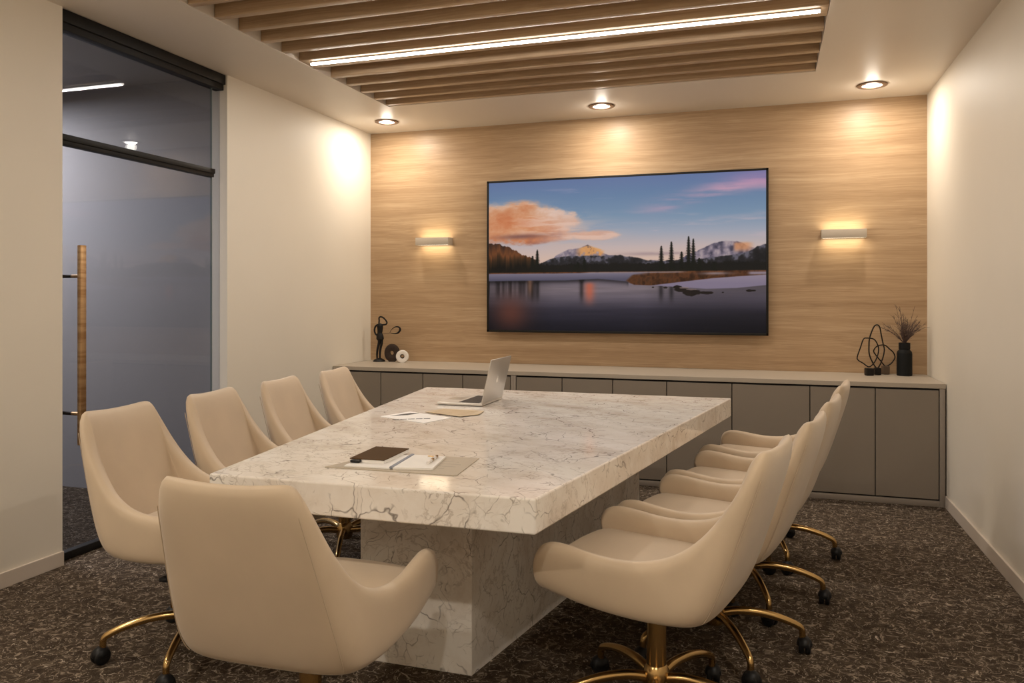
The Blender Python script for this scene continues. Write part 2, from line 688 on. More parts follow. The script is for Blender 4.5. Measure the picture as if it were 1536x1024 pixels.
# ------------------------------------------------------------------ television
def fbm(h, w_, sx, sy, seed, octv=5, rough=.55):
    rng = np.random.RandomState(seed)
    out = np.zeros((h, w_))
    amp, tot = 1., 0.
    for k in range(octv):
        nx, ny = max(2, int(sx * 2 ** k)), max(2, int(sy * 2 ** k))
        g = rng.rand(ny + 2, nx + 2)
        yy = np.linspace(0, ny, h, endpoint=False)
        xx = np.linspace(0, nx, w_, endpoint=False)
        yi, xi = yy.astype(int), xx.astype(int)
        fy, fx = yy - yi, xx - xi
        fy, fx = (fy * fy * (3 - 2 * fy))[:, None], (fx * fx * (3 - 2 * fx))[None, :]
        a, b = g[yi][:, xi], g[yi][:, xi + 1]
        c, d = g[yi + 1][:, xi], g[yi + 1][:, xi + 1]
        out += amp * ((a * (1 - fx) + b * fx) * (1 - fy) + (c * (1 - fx) + d * fx) * fy)
        tot += amp
        amp *= rough
    return out / tot


def paint_landscape(W=560, Hh=315):
    u, v = np.meshgrid((np.arange(W) + .5) / W, (np.arange(Hh) + .5) / Hh)
    col = lambda *c: np.array(c, float) / 255

    def ss(a, b, x):
        t = np.clip((x - a) / (b - a), 0, 1)
        return t * t * (3 - 2 * t)

    def grad(x, stops):
        return np.stack([np.interp(x, [s[0] for s in stops], [s[1][k] / 255 for s in stops]) for k in range(3)], -1)

    def over(img, a, c):
        a = np.clip(a, 0, 1)[..., None]
        return img * (1 - a) + (c if np.ndim(c) == 3 else np.array(c)) * a

    n1 = fbm(Hh, W, 5, 8, 1, 6)
    n2 = fbm(Hh, W, 4, 22, 2, 6)
    n3 = fbm(Hh, W, 60, 30, 3, 3)
    n4 = fbm(Hh, W, 9, 9, 4, 6, .65)
    img = grad(v, [(0, (100, 118, 160)), (.12, (104, 130, 164)), (.25, (122, 146, 172)), (.36, (160, 165, 180)), (.45, (196, 178, 176)), (.53, (214, 184, 168)), (.6, (200, 170, 160))])
    # pink band, top right, and wisps
    cx_ = .06 + (.20 - .06) * (1 - ss(.5, 1., u)) + .02
    band = np.exp(-((v - cx_ - .06 * (n1 - .5)) / .045) ** 2) * ss(.48, .78, u) * ss(.28, .62, n2)
    img = over(img, band * .85, col(208, 158, 178))
    img = over(img, np.exp(-((v - .03) / .05) ** 2) * ss(.75, 1, u) * .5, col(150, 120, 170))
    img = over(img, ss(.52, .75, n2) * np.exp(-((v - .34) / .09) ** 2) * ss(.3, .6, u) * .5, col(205, 180, 185))
    img = over(img, ss(.50, .7, n2) * np.exp(-((v - .10) / .09) ** 2) * ss(.15, .35, u) * (1 - ss(.4, .5, u)) * .35, col(180, 165, 190))
    # orange cumulus, left
    env = np.exp(-((u - .02) / .22) ** 2) * np.exp(-((v - .27) / .125) ** 2) * 1.9
    env += np.exp(-((u - .24) / .12) ** 2) * np.exp(-((v - .245 - .06 * (u - .2)) / .05) ** 2) * 1.5
    env += np.exp(-((u - .42) / .10) ** 2) * np.exp(-((v - .375) / .035) ** 2) * 1.3
    env += np.exp(-((u - .15) / .16) ** 2) * np.exp(-((v - .37) / .05) ** 2) * 1.1
    n5 = fbm(Hh, W, 7, 16, 9, 6, .62)
    cl = ss(.30, .62, env * (.15 + 1.1 * n4) * (.55 + .8 * n5))
    cc = grad(n4 * .8 + (v - .27) * 1.6, [(.1, (234, 196, 172)), (.35, (218, 150, 106)), (.55, (204, 118, 72)), (.8, (140, 84, 72))])
    cc = cc * (1 - .0 * u[..., None])
    cc = over(cc, ss(.14, .32, u) * .65, col(226, 196, 184))
    n6 = fbm(Hh, W, 6, 34, 12, 6, .6)
    wisp = np.exp(-((u - .22) / .19) ** 2) * np.exp(-((v - .30 - .25 * (u - .2)) / .10) ** 2) * ss(.36, .62, n6)
    img = over(img, wisp * .8, grad(v, [(.2, (226, 196, 186)), (.40, (226, 182, 156))]))
    img = over(img, cl * .92, cc)
    img = over(img, cl * ss(.50, .66, n6) * ss(.05, .2, u) * .55, col(232, 200, 184))
    img = over(img, np.exp(-((v - .372 + .03 * (u - .1)) / .017) ** 2) * np.exp(-((u - .13) / .10) ** 2) * .85, col(122, 84, 80))
    img = over(img, np.exp(-((v - .50) / .012) ** 2) * ss(.42, .6, u) * ss(.4, .6, n2) * .5, col(140, 120, 128))

    def ridge(img, xs, ys, base, c_fn, blur=.004):
        r = np.interp(u[0], xs, ys)[None, :] + (fbm(1, W, 60, 1, int(xs[0] * 97 + 11), 4)[0] - .5)[None, :] * .012
        m = ss(-blur, blur, v - r) * (1 - ss(base - .004, base + .004, v))
        return over(img, m, c_fn(v - r))

    snow = lambda d: grad(n3 * .7 + n4 * .5, [(.40, (70, 66, 82)), (.60, (128, 116, 130)), (.8, (170, 154, 158))])
    img = ridge(img, [0, .25, .262, .31, .35, .383, .41, .445, .5, 1], [.8, .53, .505, .465, .455, .437, .465, .495, .53, .8], .60, snow)
    hot = ss(.33, .365, u) * (1 - ss(.43, .45, u)) * ss(.436, .45, v - abs(u - .383) * .55 + .004) * (1 - ss(.49, .52, v + .1 * (n3 - .5)))
    img = over(img, hot * .9 * ss(.30, .5, n3 + .12), col(222, 158, 96))
    img = ridge(img, [0, .69, .74, .80, .825, .86, .905, .935, .965, 1], [.8, .56, .51, .458, .44, .430, .432, .462, .475, .49], .60, snow)
    hot = ss(.885, .90, u) * (1 - ss(.93, .965, u)) * ss(.43, .45, v) * (1 - ss(.47, .51, v))
    img = over(img, hot * .7, col(214, 140, 88))
    # dark foothills
    hills = lambda d: grad(n3 * .6 + d * 3, [(.25, (96, 92, 104)), (.36, (42, 40, 44)), (.6, (26, 25, 27))])
    img = ridge(img, [0, .19, .25, .33, .42, .50, .57, .60, .66, .73, .8, .87, .93, .965, .985, 1], [.9, .56, .52, .505, .51, .505, .525, .54, .545, .545, .53, .52, .505, .47, .455, .45], .62, hills)
    # forest band
    tz = fbm(1, W, 130, 1, 31, 3, .8)[0][None, :]
    fr = .575 - .035 * tz + .0 * u
    img = over(img, ss(-.002, .004, v - fr) * (1 - ss(.612, .618, v)), col(22, 21, 20))
    # left forest slope, lit top
    sl = np.interp(u[0], [0, .04, .07, .10, .15, .19, .22, 1], [.408, .418, .43, .46, .50, .53, .60, .9])[None, :] - .02 * (fbm(1, W, 90, 1, 33, 3, .8)[0][None, :] - .5)
    m = ss(-.002, .004, v - sl) * (1 - ss(.612, .618, v))
    c = grad(v + .10 * (fbm(Hh, W, 110, 5, 35, 2) - .5), [(.42, (58, 38, 30)), (.49, (112, 66, 38)), (.53, (56, 38, 24)), (.58, (20, 18, 15))])
    img = over(img, m, c)

    def tree(img, x, top, w_, bot=.62, c=(18, 20, 16)):
        t = np.clip((v - top) / (bot - top), 0, 1)
        jag = .65 + .35 * np.sin(v * 620 + x * 90)
        hw = 1.25 * w_ * (t ** .55) * jag + .0010
        m = (1 - ss(hw * .75, hw * 1.1 + .001, abs(u - x))) * (v > top) * (v < bot)
        return over(img, m, col(*c))

    for x, tp, ww in ((.175, .50, .010), (.193, .46, .011), (.345, .545, .011), (.37, .52, .009), (.335, .56, .008), (.646, .452, .011), (.681, .425, .011), (.716, .49, .012), (.740, .395, .011), (.756, .41, .010), (.776, .53, .012), (.827, .555, .011), (.655, .56, .008), (.69, .57, .008)):
        img = tree(img, x, tp, ww)
    # shore, ice, water
    shore = ss(.608, .614, v)
    img = over(img, shore, grad(n3 + .0 * v, [(.3, (60, 34, 20)), (.55, (104, 62, 36)), (.8, (70, 44, 30))]))
    img = over(img, ss(.615, .622, v + .008 * (n2 - .5)) * (1 - ss(.55, .62, u)) * 1., grad(v, [(.62, (120, 112, 128)), (.66, (84, 80, 98))]))
    img = over(img, np.exp(-((v - .617) / .004) ** 2) * ss(.35, .4, u) * (1 - ss(.7, .75, u)) * .7, col(150, 140, 150))
    wl = np.interp(u[0], [0, .1, .3, .42, .52, .55, .62, .66, .8, .9, 1], [.666, .664, .664, .655, .672, .695, .70, .705, .722, .718, .70])[None, :]
    # peninsula
    pen = ss(.515, .53, u - .6 * abs(v - .67)) * ss(.625 - .0, .640, v + .03 * (u - .5)) * (v < .9)
    img = over(img, pen, grad(n3 + n4 * .3, [(.45, (52, 30, 18)), (.7, (88, 52, 30)), (.95, (66, 42, 28))]))
    ice_top = np.interp(u[0], [0, .60, .72, .82, .90, 1], [.9, .70, .675, .655, .645, .635])[None, :]
    img = over(img, ss(0, .006, v - ice_top) * (u > .60), grad(v + .03 * n2, [(.64, (150, 136, 148)), (.70, (128, 116, 136))]))
    img = over(img, np.exp(-((v - .628) / .008) ** 2) * np.exp(-((u - .83) / .05) ** 2) * .8, col(150, 134, 140))
    img = over(img, np.exp(-((v - .628) / .010) ** 2) * ss(.93, .95, u) * .9, col(150, 136, 150))
    # water
    water = grad(v, [(.66, (92, 84, 94)), (.72, (116, 104, 110)), (.79, (88, 80, 90)), (.86, (46, 43, 54)), (1, (18, 18, 27))])
    k = .72 + .5 * np.exp(-((u - .42) / .25) ** 2)
    water = water * np.clip(k, .5, 1.05)[..., None]
    water = water * (.9 + .22 * fbm(Hh, W, 5, 60, 41, 4))[..., None]
    refl = ss(.35, .75, fbm(1, W, 60, 1, 44, 3, .8)[0])[None, :]
    dk = np.where(u < .2, .75, .0) * refl * (1 - ss(.72, .82, v))
    dk = dk + sum(np.exp(-((u - x) / .008) ** 2) * .75 for x in (.193, .175, .645, .681, .36)) * (1 - ss(.74, .84, v))
    dk = dk + np.exp(-((v - wl) / .02) ** 2) * (u < .53) * .7
    water = over(water, dk, col(28, 25, 28))
    water = over(water, np.exp(-((u - .389) / .018) ** 2) * ss(.665, .70, v) * (1 - ss(.73, .86, v)) * .85, col(190, 96, 70))
    water = over(water, np.exp(-((u - .165) / .01) ** 2) * (1 - ss(.70, .80, v)) * .5, col(170, 120, 90))
    water = over(water, np.exp(-((u - .09) / .07) ** 2) * np.exp(-((v - .88) / .12) ** 2) * .55, col(128, 66, 46))
    water = over(water, ss(.55, 1., u) * np.exp(-((v - .78) / .07) ** 2) * .35, col(90, 82, 98))
    img = over(img, ss(-.002, .004, v - wl), water)
    for x, y_, rx, ry in ((.715, .728, .026, .012), (.75, .748, .030, .020), (.80, .748, .022, .010), (.70, .712, .016, .012), (.617, .712, .004, .005), (.948, .735, .015, .008), (.855, .745, .004, .004), (.66, .715, .008, .006), (.735, .735, .04, .010)):
        d = ((u - x) / rx) ** 2 + ((v - y_) / ry) ** 2 + (n3 - .5) * 1.2
        img = over(img, 1 - ss(.7, 1.1, d), col(30, 24, 22))
    for x, y_, rx, ry in ((.725, .716, .018, .006), (.75, .727, .02, .005)):
        d = ((u - x) / rx) ** 2 + ((v - y_) / ry) ** 2 + (n3 - .5)
        img = over(img, (1 - ss(.6, 1.1, d)) * .7, col(132, 112, 108))
    img = np.clip(img, 0, 1)
    return np.where(img <= .04045, img / 12.92, ((img + .055) / 1.055) ** 2.4)


tv = thing('television', 'large wall-mounted flat television showing a mountain lake at sunset', 'television', (-1.0755, YB - .004, 1.637))
TW, THh = 1.0885, .611
bm = bmesh.new()
box(bm, -TW, TW, -.075, -.030, -THh, THh, .003)
link('casing', bm, 'blackm', tv)
bx('wall_bracket', 'blackm', (-.4, .4, -.032, 0, -.25, .25), .002, tv)
bm = bmesh.new()
for d in ((-TW, -TW + .017, -THh, THh), (TW - .017, TW, -THh, THh)):
    box(bm, d[0], d[1], -.081, -.074, d[2], d[3], .001)
for d in ((-THh, -THh + .018), (THh - .016, THh)):
    box(bm, -TW, TW, -.081, -.074, d[0], d[1], .001)
link('bezel', bm, 'blackm', tv)
pic = paint_landscape()
PH, PW = pic.shape[:2]
xs = np.linspace(-TW + .011, TW - .011, PW)
zs = np.linspace(THh - .011, -THh + .013, PH)
co = np.zeros((PH, PW, 3))
co[..., 0] = xs[None, :]
co[..., 1] = -.0775
co[..., 2] = zs[:, None]
idx = np.arange(PH * PW).reshape(PH, PW)
fc = np.stack([idx[1:, :-1], idx[1:, 1:], idx[:-1, 1:], idx[:-1, :-1]], -1).reshape(-1, 4)
me = bpy.data.meshes.new('screen')
me.vertices.add(PH * PW)
me.vertices.foreach_set('co', co.ravel())
me.loops.add(fc.size)
me.loops.foreach_set('vertex_index', fc.ravel())
me.polygons.add(len(fc))
me.polygons.foreach_set('loop_start', np.arange(0, fc.size, 4))
me.update(calc_edges=True)
ca = me.color_attributes.new('picture', 'FLOAT_COLOR', 'POINT')
ca.data.foreach_set('color', np.concatenate([pic, np.ones((PH, PW, 1))], -1).astype(np.float32).ravel())
ms = mat('television_picture', (.002, .002, .002), .4, spec=.15)
t_ = NT(ms)
at = t_.n('ShaderNodeAttribute', attribute_name='picture')
t_.l(at.outputs['Color'], t_.b.inputs['Emission Color'])
t_.b.inputs['Emission Strength'].default_value = .86
me.materials.append(ms)
so = bpy.data.objects.new('screen', me)
C.objects.link(so)
so.parent = tv

# ------------------------------------------------------------------ low cabinets along the back wall
CY = 5.483
CT = .767
wt = bx('cabinet_worktop', 'cabtop', (-3.255, 1.058, CY - .004, YB - .003, CT - .030, CT), .002)
tag(wt, 'long greige worktop slab covering the low cabinets along the oak wall', 'worktop')


def cabinet(x0, x1, seams, label, le, re):
    t = thing('low_cabinet', label, 'cabinet', (x0, CY, 0), group='low cabinets along the oak wall')
    w_ = x1 - x0
    bx('carcass', 'gap', (.004, w_ - .004, .022, YB - CY - .006, .012, CT - .032), 0, t)
    bm = bmesh.new()
    box(bm, 0, le, 0, .6, 0, CT - .031, .001)
    box(bm, w_ - re, w_, 0, .6, 0, CT - .031, .001)
    box(bm, le, w_ - re, .002, .1, 0, .036, .001)
    link('frame', bm, 'cabframe', t)
    e = [le + x0] + seams + [x1 - re]
    for a, b in zip(e, e[1:]):
        g0 = .006 if a == e[0] else .003
        g1 = .006 if b == e[-1] else .003
        bx('door', 'cab', (a - x0 + g0, b - x0 - g1, .001, .020, .046, CT - .043), .0012, t)


cabinet(-3.252, -1.763, [-2.839, -2.485, -2.160], 'low greige cabinet with four doors below the left wall light', .02, .018)
cabinet(-1.762, 1.055, [-1.396, -1.030, -.655, -.222, .268, .658], 'long low greige cabinet with seven doors, below the television and reaching the right wall', .018, .030)

# ------------------------------------------------------------------ conference table
tb = thing('conference_table', 'large white veined marble conference table on a block pedestal', 'table', (-1.1, 3.2, 0))


def rel(pts, o=(-1.1, 3.2)):
    return [(x - o[0], y - o[1]) for x, y in pts]


bm = bmesh.new()
prism(bm, rel([(-1.665, 2.060), (-.603, 2.072), (-.186, 4.494), (-2.006, 4.486)]), .650, .750, .006, 4)
link('tabletop', bm, 'marble', tb, smooth=False)
bm = bmesh.new()
prism(bm, rel([(-1.394, 2.536), (-.965, 2.536), (-.654, 4.262), (-1.545, 4.262)]), 0, .651, .003)
link('pedestal', bm, 'marble2', tb, smooth=False)


# ------------------------------------------------------------------ chairs
def shell_mesh():
    # rim (outer) from the back centre round one side to the arm tip and across the front
    half = [  # rim point, corner the section bulges to, foot point
        ((0, -.402, .880), (0, -.244, .372), (0, -.13, .392)),
        ((.09, -.400, .883), (.125, -.243, .372), (.07, -.13, .392)),
        ((.152, -.395, .890), (.210, -.236, .372), (.115, -.125, .392)),
        ((.184, -.382, .889), (.252, -.217, .373), (.140, -.11, .392)),
        ((.203, -.352, .860), (.270, -.187, .374), (.150, -.09, .392)),
        ((.214, -.308, .785), (.276, -.150, .375), (.155, -.06, .392)),
        ((.229, -.262, .705), (.277, -.110, .376), (.155, -.035, .392)),
        ((.246, -.205, .632), (.276, -.065, .378), (.155, -.01, .392)),
        ((.259, -.128, .582), (.275, -.01, .381), (.150, .01, .392)),
        ((.267, -.030, .558), (.273, .06, .385), (.145, .035, .393)),
        ((.269, .070, .556), (.271, .13, .391), (.14, .06, .394)),
        ((.268, .160, .570), (.269, .185, .398), (.13, .085, .395)),
        ((.265, .232, .578), (.265, .235, .406), (.12, .105, .396)),
        ((.260, .280, .563), (.260, .270, .412), (.11, .12, .397)),
        ((.255, .300, .525), (.254, .292, .418), (.10, .13, .398)),
        ((.248, .303, .468), (.240, .295, .418), (.09, .135, .398)),
        ((.222, .295, .434), (.205, .272, .414), (.07, .14, .398)),
        ((.160, .280, .428), (.14, .25, .410), (.05, .14, .398)),
        ((.080, .276, .426), (.07, .245, .408), (.025, .14, .398)),
    ]
    front = ((0, .276, .426), (0, .245, .407), (0, .14, .398))
    mir = lambda h: tuple((-p[0], p[1], p[2]) for p in h)
    ring = half + [front] + [mir(h) for h in half[:0:-1]]
    N = len(ring)
    K = 11
    bm = bmesh.new()
    cols = []
    for rim, cor, ft in ring:
        rim, cor, ft = Vector(rim), Vector(cor), Vector(ft)
        c = []
        for k in range(K + 1):
            t = k / K
            t = t ** 1.05
            w1 = 3.2
            a, b, d = (1 - t) ** 2, 2 * t * (1 - t) * w1, t * t
            c.append(bm.verts.new((rim * a + cor * b + ft * d) / (a + b + d)))
        cols.append(c)
    for i in range(N):
        a, b = cols[i], cols[(i + 1) % N]
        for k in range(K):
            bm.faces.new((a[k], b[k], b[k + 1], a[k + 1]))
    ctr = bm.verts.new((0, 0, .394))
    for i in range(N):
        bm.faces.new((cols[i][K], cols[(i + 1) % N][K], ctr))
    bmesh.ops.recalc_face_normals(bm, faces=bm.faces)
    # make sure normals point outwards
    f = min(bm.faces, key=lambda q: q.calc_center_median().z)
    if f.normal.z > 0:
        bmesh.ops.reverse_faces(bm, faces=bm.faces)
    me = bpy.data.meshes.new('shell')
    bm.to_mesh(me)
    bm.free()
    return me


def apply_mods(o):
    dg = bpy.context.evaluated_depsgraph_get()
    dg.update()
    me = bpy.data.meshes.new_from_object(o.evaluated_get(dg))
    me.name = o.name
    o.modifiers.clear()
    o.data = me
    me.polygons.foreach_set('use_smooth', [True] * len(me.polygons))


def make_chair():
    t = thing('swivel_chair', '', 'chair')
    me = shell_mesh()
    o = bpy.data.objects.new('shell', me)
    C.objects.link(o)
    me.materials.append(M['leather'])
    sol = o.modifiers.new('solid', 'SOLIDIFY')
    sol.thickness = .052
    sol.offset = -1
    sol.use_even_offset = False
    ss_ = o.modifiers.new('sub', 'SUBSURF')
    ss_.levels = ss_.render_levels = 2
    apply_mods(o)
    o.parent = t
    # seat cushion
    bm = bmesh.new()
    pl = [(-.215, -.16), (-.12, -.20), (.12, -.20), (.215, -.16), (.232, -.02), (.232, .14), (.222, .262), (.12, .290), (-.12, .290), (-.222, .262), (-.232, .14), (-.232, -.02)]
    prism(bm, [(p[0], p[1]) for p in smooth_path([(x, y) for x, y in pl], 3, True)], .405, .492, 0)
    bmesh.ops.bevel(bm, geom=[e for e in bm.edges if abs(e.verts[0].co.z - e.verts[1].co.z) < 1e-5], offset=.028, segments=4, profile=.5, affect='EDGES')
    for v in bm.verts:
        if v.co.z > .47:
            v.co.z += .012 * (1 - (v.co.x / .24) ** 2) + .02 * v.co.y
    link('seat_cushion', bm, 'leather', t, angle=60)
    # seams down the outer back
    for sgn in (-1, 1):
        bm = bmesh.new()
        rim, cor, ft = Vector((sgn * .178, -.386, .889)), Vector((sgn * .242, -.223, .373)), Vector((sgn * .133, -.115, .392))
        pts = []
        for k in range(1, 26):
            q = (k / 40)
            a, b, d = (1 - q) ** 2, 2 * q * (1 - q) * 3.2, q * q
            pts.append((rim * a + cor * b + ft * d) / (a + b + d) + Vector((sgn * .0, -.0, 0)))
        tube(bm, pts, .0013, 5)
        link('seam', bm, 'piping', t)
    # mechanism and column
    bm = bmesh.new()
    box(bm, -.085, .085, -.10, .11, .368, .400, .008)
    link('seat_plate', bm, 'black', t)
    bm = bmesh.new()
    lathe(bm, [(.0, .37), (.030, .37), (.030, .17), (.034, .165), (.040, .150), (.042, .112), (.036, .092), (.0, .090)], 28)
    link('column', bm, 'brass', t)
    bm = bmesh.new()
    tube(bm, [(.07, .04, .362), (.17, .045, .352), (.205, .046, .350)], .005, 8)
    box(bm, .195, .255, .030, .062, .340, .354, .004)
    link('height_lever', bm, 'black', t)
    # five-star base
    for k in range(5):
        a = R(72 * k)
        mt = Matrix.Rotation(a, 4, 'Z')
        bm = bmesh.new()
        pth = smooth_path([(.020, 0, .128), (.09, 0, .142), (.17, 0, .139), (.24, 0, .124), (.295, 0, .104), (.314, 0, .090), (.318, 0, .070), (.318, 0, .056)], 4)
        n = len(pth)
        tube(bm, pth, [.0165 - .005 * min(1, i / n * 1.4) for i in range(n)], 12, mtx=mt)
        lg = link('leg', bm, 'brass', t, angle=60)
        bm = bmesh.new()
        # twin-wheel caster with hood
        cm = mt @ Matrix.Translation((.325, 0, .029)) @ Matrix.Rotation(R(35 + 47 * k), 4, 'Z')
        for s2 in (-1, 1):
            lathe(bm, [(0, 0), (.024, 0), (.0285, .004), (.0285, .014), (.022, .018), (0, .018)], 22, cm @ Matrix.Rotation(R(90), 4, 'X') @ Matrix.Translation((0, 0, .003 if s2 > 0 else -.021)))
        hb_ = bmesh.new()
        bmesh.ops.create_uvsphere(hb_, u_segments=16, v_segments=10, radius=.032)
        for v in hb_.verts:
            v.co.y *= .88
            if v.co.z < .0:
                v.co.z *= .25
        merge(bm, hb_, cm @ Matrix.Translation((0, 0, .004)))
        link('caster', bm, 'black', lg, angle=50)
    return t


proto = make_chair()
GL = 'cream swivel chairs around the marble table'
spots = [
    # x, y, facing angle of the shell, turn of the star base, label
    (-.325, 2.46, 77, 62, 'cream leather swivel chair on the right of the table, nearest the camera'),
    (-.19, 3.03, 78, 296, 'cream leather swivel chair, second from the front in the right-hand row'),
    (-.09, 3.60, 79, 288, 'cream leather swivel chair, third from the front in the right-hand row'),
    (.005, 4.24, 80, 286, 'cream leather swivel chair, farthest of the right-hand row, nearest the low cabinets'),
    (-2.00, 2.42, -87, 219, 'cream leather swivel chair nearest the camera in the left-hand row, before the glass door'),
    (-2.00, 2.97, -84, 40, 'cream leather swivel chair, second from the front in the left-hand row'),
    (-2.03, 3.53, -84, 6, 'cream leather swivel chair, third from the front in the left-hand row'),
    (-2.05, 4.10, -84, 32, 'cream leather swivel chair, farthest of the left-hand row, nearest the low cabinets'),
    (-1.175, 1.862, 1.5, 215, 'cream leather swivel chair at the near end of the table, its back to the camera'),
]
for i, (x, y, a, st, lab) in enumerate(spots):
    o = proto if i == 0 else copy_tree(proto)
    tag(o, lab, 'chair', GL)
    o.location = (x, y, 0)
    o.rotation_euler = (0, 0, R(a))
    if i == 8:
        for q in [q for q in bpy.data.objects if q.parent == o and q.name.startswith('height_lever')]:
            bpy.data.objects.remove(q)
    for ch in [q for q in bpy.data.objects if q.parent == o and q.name.split('.')[0] == 'leg']:
        ch.rotation_euler = (0, 0, R(st - a))

# ------------------------------------------------------------------ things on the table
Z = .750


def sheet(name, m, pts, z0, z1, parent=None, bev=0):
    bm = bmesh.new()
    prism(bm, pts, z0, z1, bev)
    return link(name, bm, m, parent, smooth=False)


# laptop
lp = thing('laptop', 'open silver laptop at the far end of the marble table', 'laptop', (-1.495, 3.91, Z + .0005), 0)
bx('base', 'silverl', (-.124, .124, -.163, .163, .002, .015), .004, lp)
bm = bmesh.new()
for i in range(6):
    for j in range(14):
        x0 = -.010 + i * .0185
        y0 = -.142 + j * .0203
        box(bm, x0, x0 + .0165, y0, y0 + .018, .0145, .0165)
kb = link('keyboard', bm, 'key', lp, smooth=False)
bx('trackpad', 'silver', (-.112, -.03, -.055, .055, .0148, .0156), .0003, lp)
bm = bmesh.new()
lt = Matrix.Translation((.121, 0, .014)) @ Matrix.Rotation(R(13.3), 4, 'Y')
box(bm, -.003, .003, -.163, .163, .0, .230, .0028, lt)
lid = link('lid', bm, 'silver', lp)
bm = bmesh.new()
box(bm, -.0042, -.0028, -.155, .155, .010, .222, 0, lt)
link('screen', bm, 'screen', lid)
bm = bmesh.new()
lathe(bm, [(0, 0), (.013, 0), (.0135, .0008), (0, .001)], 24, lt @ Matrix.Translation((.0029, 0, .108)) @ Matrix.Rotation(R(90), 4, 'Y') @ Matrix.Diagonal((1, .85, 1, 1)))
lathe(bm, [(0, 0), (.005, 0), (.005, .0008), (0, .001)], 16, lt @ Matrix.Translation((.0029, .002, .128)) @ Matrix.Rotation(R(90), 4, 'Y') @ Matrix.Rotation(R(40), 4, 'Z') @ Matrix.Diagonal((1.3, .5, 1, 1)))
link('lid_emblem', bm, 'logo', lid)

# printed page and tan sheet near the laptop
pg = thing('printed_page', 'white printed page with black marks lying in front of the laptop', 'paper', (-1.54, 3.31, Z))
pp = [(-1.706, 3.287), (-1.640, 3.470), (-1.376, 3.351), (-1.428, 3.172)]
sheet('page', 'paper', [(x + 1.54, y - 3.31) for x, y in pp], .0004, .0028, pg)
bm = bmesh.new()
rnd = random.Random(4)
for k in range(5):
    f = k / 5
    x0, y0 = -.075 + .155 * f + .01, -.10 + .085 * f
    a = [(x0, y0), (x0 + .026, y0 + .013), (x0 + .022, y0 + .027), (x0 - .004, y0 + .013)]
    prism(bm, a, .0028, .0031)
link('printed_marks', bm, 'ink', pg, smooth=False)
bm = bmesh.new()
prism(bm, [(-.125, .0), (-.06, .05), (-.03, .12), (-.075, .115), (-.10, .06)], .0028, .0032)
link('printed_picture', bm, 'ink', pg, smooth=False)
tn = thing('tan_sheet', 'tan sheet with a woodgrain print lying between the laptop and the white page', 'paper', (-1.42, 3.48, Z))
tp = [(-1.560, 3.470), (-1.517, 3.600), (-1.300, 3.585), (-1.285, 3.470), (-1.345, 3.385)]
sheet('sheet', 'tan', [(x + 1.42, y - 3.48) for x, y in tp], .0032, .0058, tn)
bm = bmesh.new()
for k in range(6):
    y0 = -.05 + k * .024
    box(bm, -.10, .10, y0, y0 + .006, .0058, .0061)
link('print_lines', bm, 'tan2', tn, smooth=False)

# folder with notebook, open notepad and pen near the front
fo = thing('beige_folder', 'flat beige folder under the notebooks at the near end of the table', 'folder', (-1.15, 2.38, Z))
fp = [(-1.366, 2.248), (-1.290, 2.505), (-.936, 2.532), (-.911, 2.262)]
sheet('cover', 'folder', [(x + 1.15, y - 2.38) for x, y in fp], .0004, .0032, fo)
bm = bmesh.new()
for k, (a, b) in enumerate(((.10, .165), (.105, .19), (.11, .195), (.11, .175))):
    y0 = -.045 + k * .035
    prism(bm, [(a, y0), (b, y0 + .002), (b, y0 + .007), (a, y0 + .005)], .0032, .0035)
link('printed_lines', bm, 'paperg', fo, smooth=False)
ob = thing('open_notepad', 'white open notepad lying on the beige folder beside the brown notebook', 'notepad', (-1.13, 2.38, Z + .0032))
sheet('left_page', 'paper', [(-.175, -.115), (-.016, -.105), (-.040, .105), (-.19, .10)], .0005, .0042, ob)
bm = bmesh.new()
tube(bm, [(-.011, -.104, .006), (-.034, .106, .006)], .007, 8, flat=.6)
link('spine', bm, 'blue', ob)
sheet('right_page', 'paper', [(-.006, -.104), (.121, -.078), (.087, .110), (-.029, .106)], .0005, .0068, ob)
nb = thing('brown_notebook', 'closed dark brown notebook on the left of the open notepad', 'notebook', (-1.255, 2.425, Z + .0078), 0)
q = [(-.060, -.105), (.064, -.100), (.055, .108), (-.075, .108)]
sheet('page_block', 'paper', [(x * .985, y * .985) for x, y in q], .001, .010, nb)
sheet('front_cover', 'leatherb', q, .010, .0125, nb)
sheet('back_cover', 'paper', q, .0, .0012, nb)
bx('clasp', 'black', (-.052, -.018, -.118, -.099, .001, .009), .002, nb)
pn = thing('pen', 'short white and gold pen resting on the open notepad page', 'pen', (-1.055, 2.41, Z + .0101 + .0052), R(8))
bm = bmesh.new()
tube(bm, [(0, -.062, 0), (0, -.02, 0)], .0052, 12)
tube(bm, [(0, .0, 0), (0, .03, 0)], .0052, 12)
link('barrel', bm, 'penw', pn)
bm = bmesh.new()
tube(bm, [(0, -.02, 0), (0, .0, 0)], .0054, 12)
tube(bm, [(0, .03, 0), (0, .048, 0), (0, .062, 0)], [.0054, .0054, .002], 12)
link('gold_bands', bm, 'gold', pn)
cl_ = bx('paper_clip', 'gold', (-1.10, -1.078, 2.468, 2.475, Z + .0102, Z + .0125), .0008)
tag(cl_, 'tiny gold clip lying beside the pen on the open notepad', 'clip')

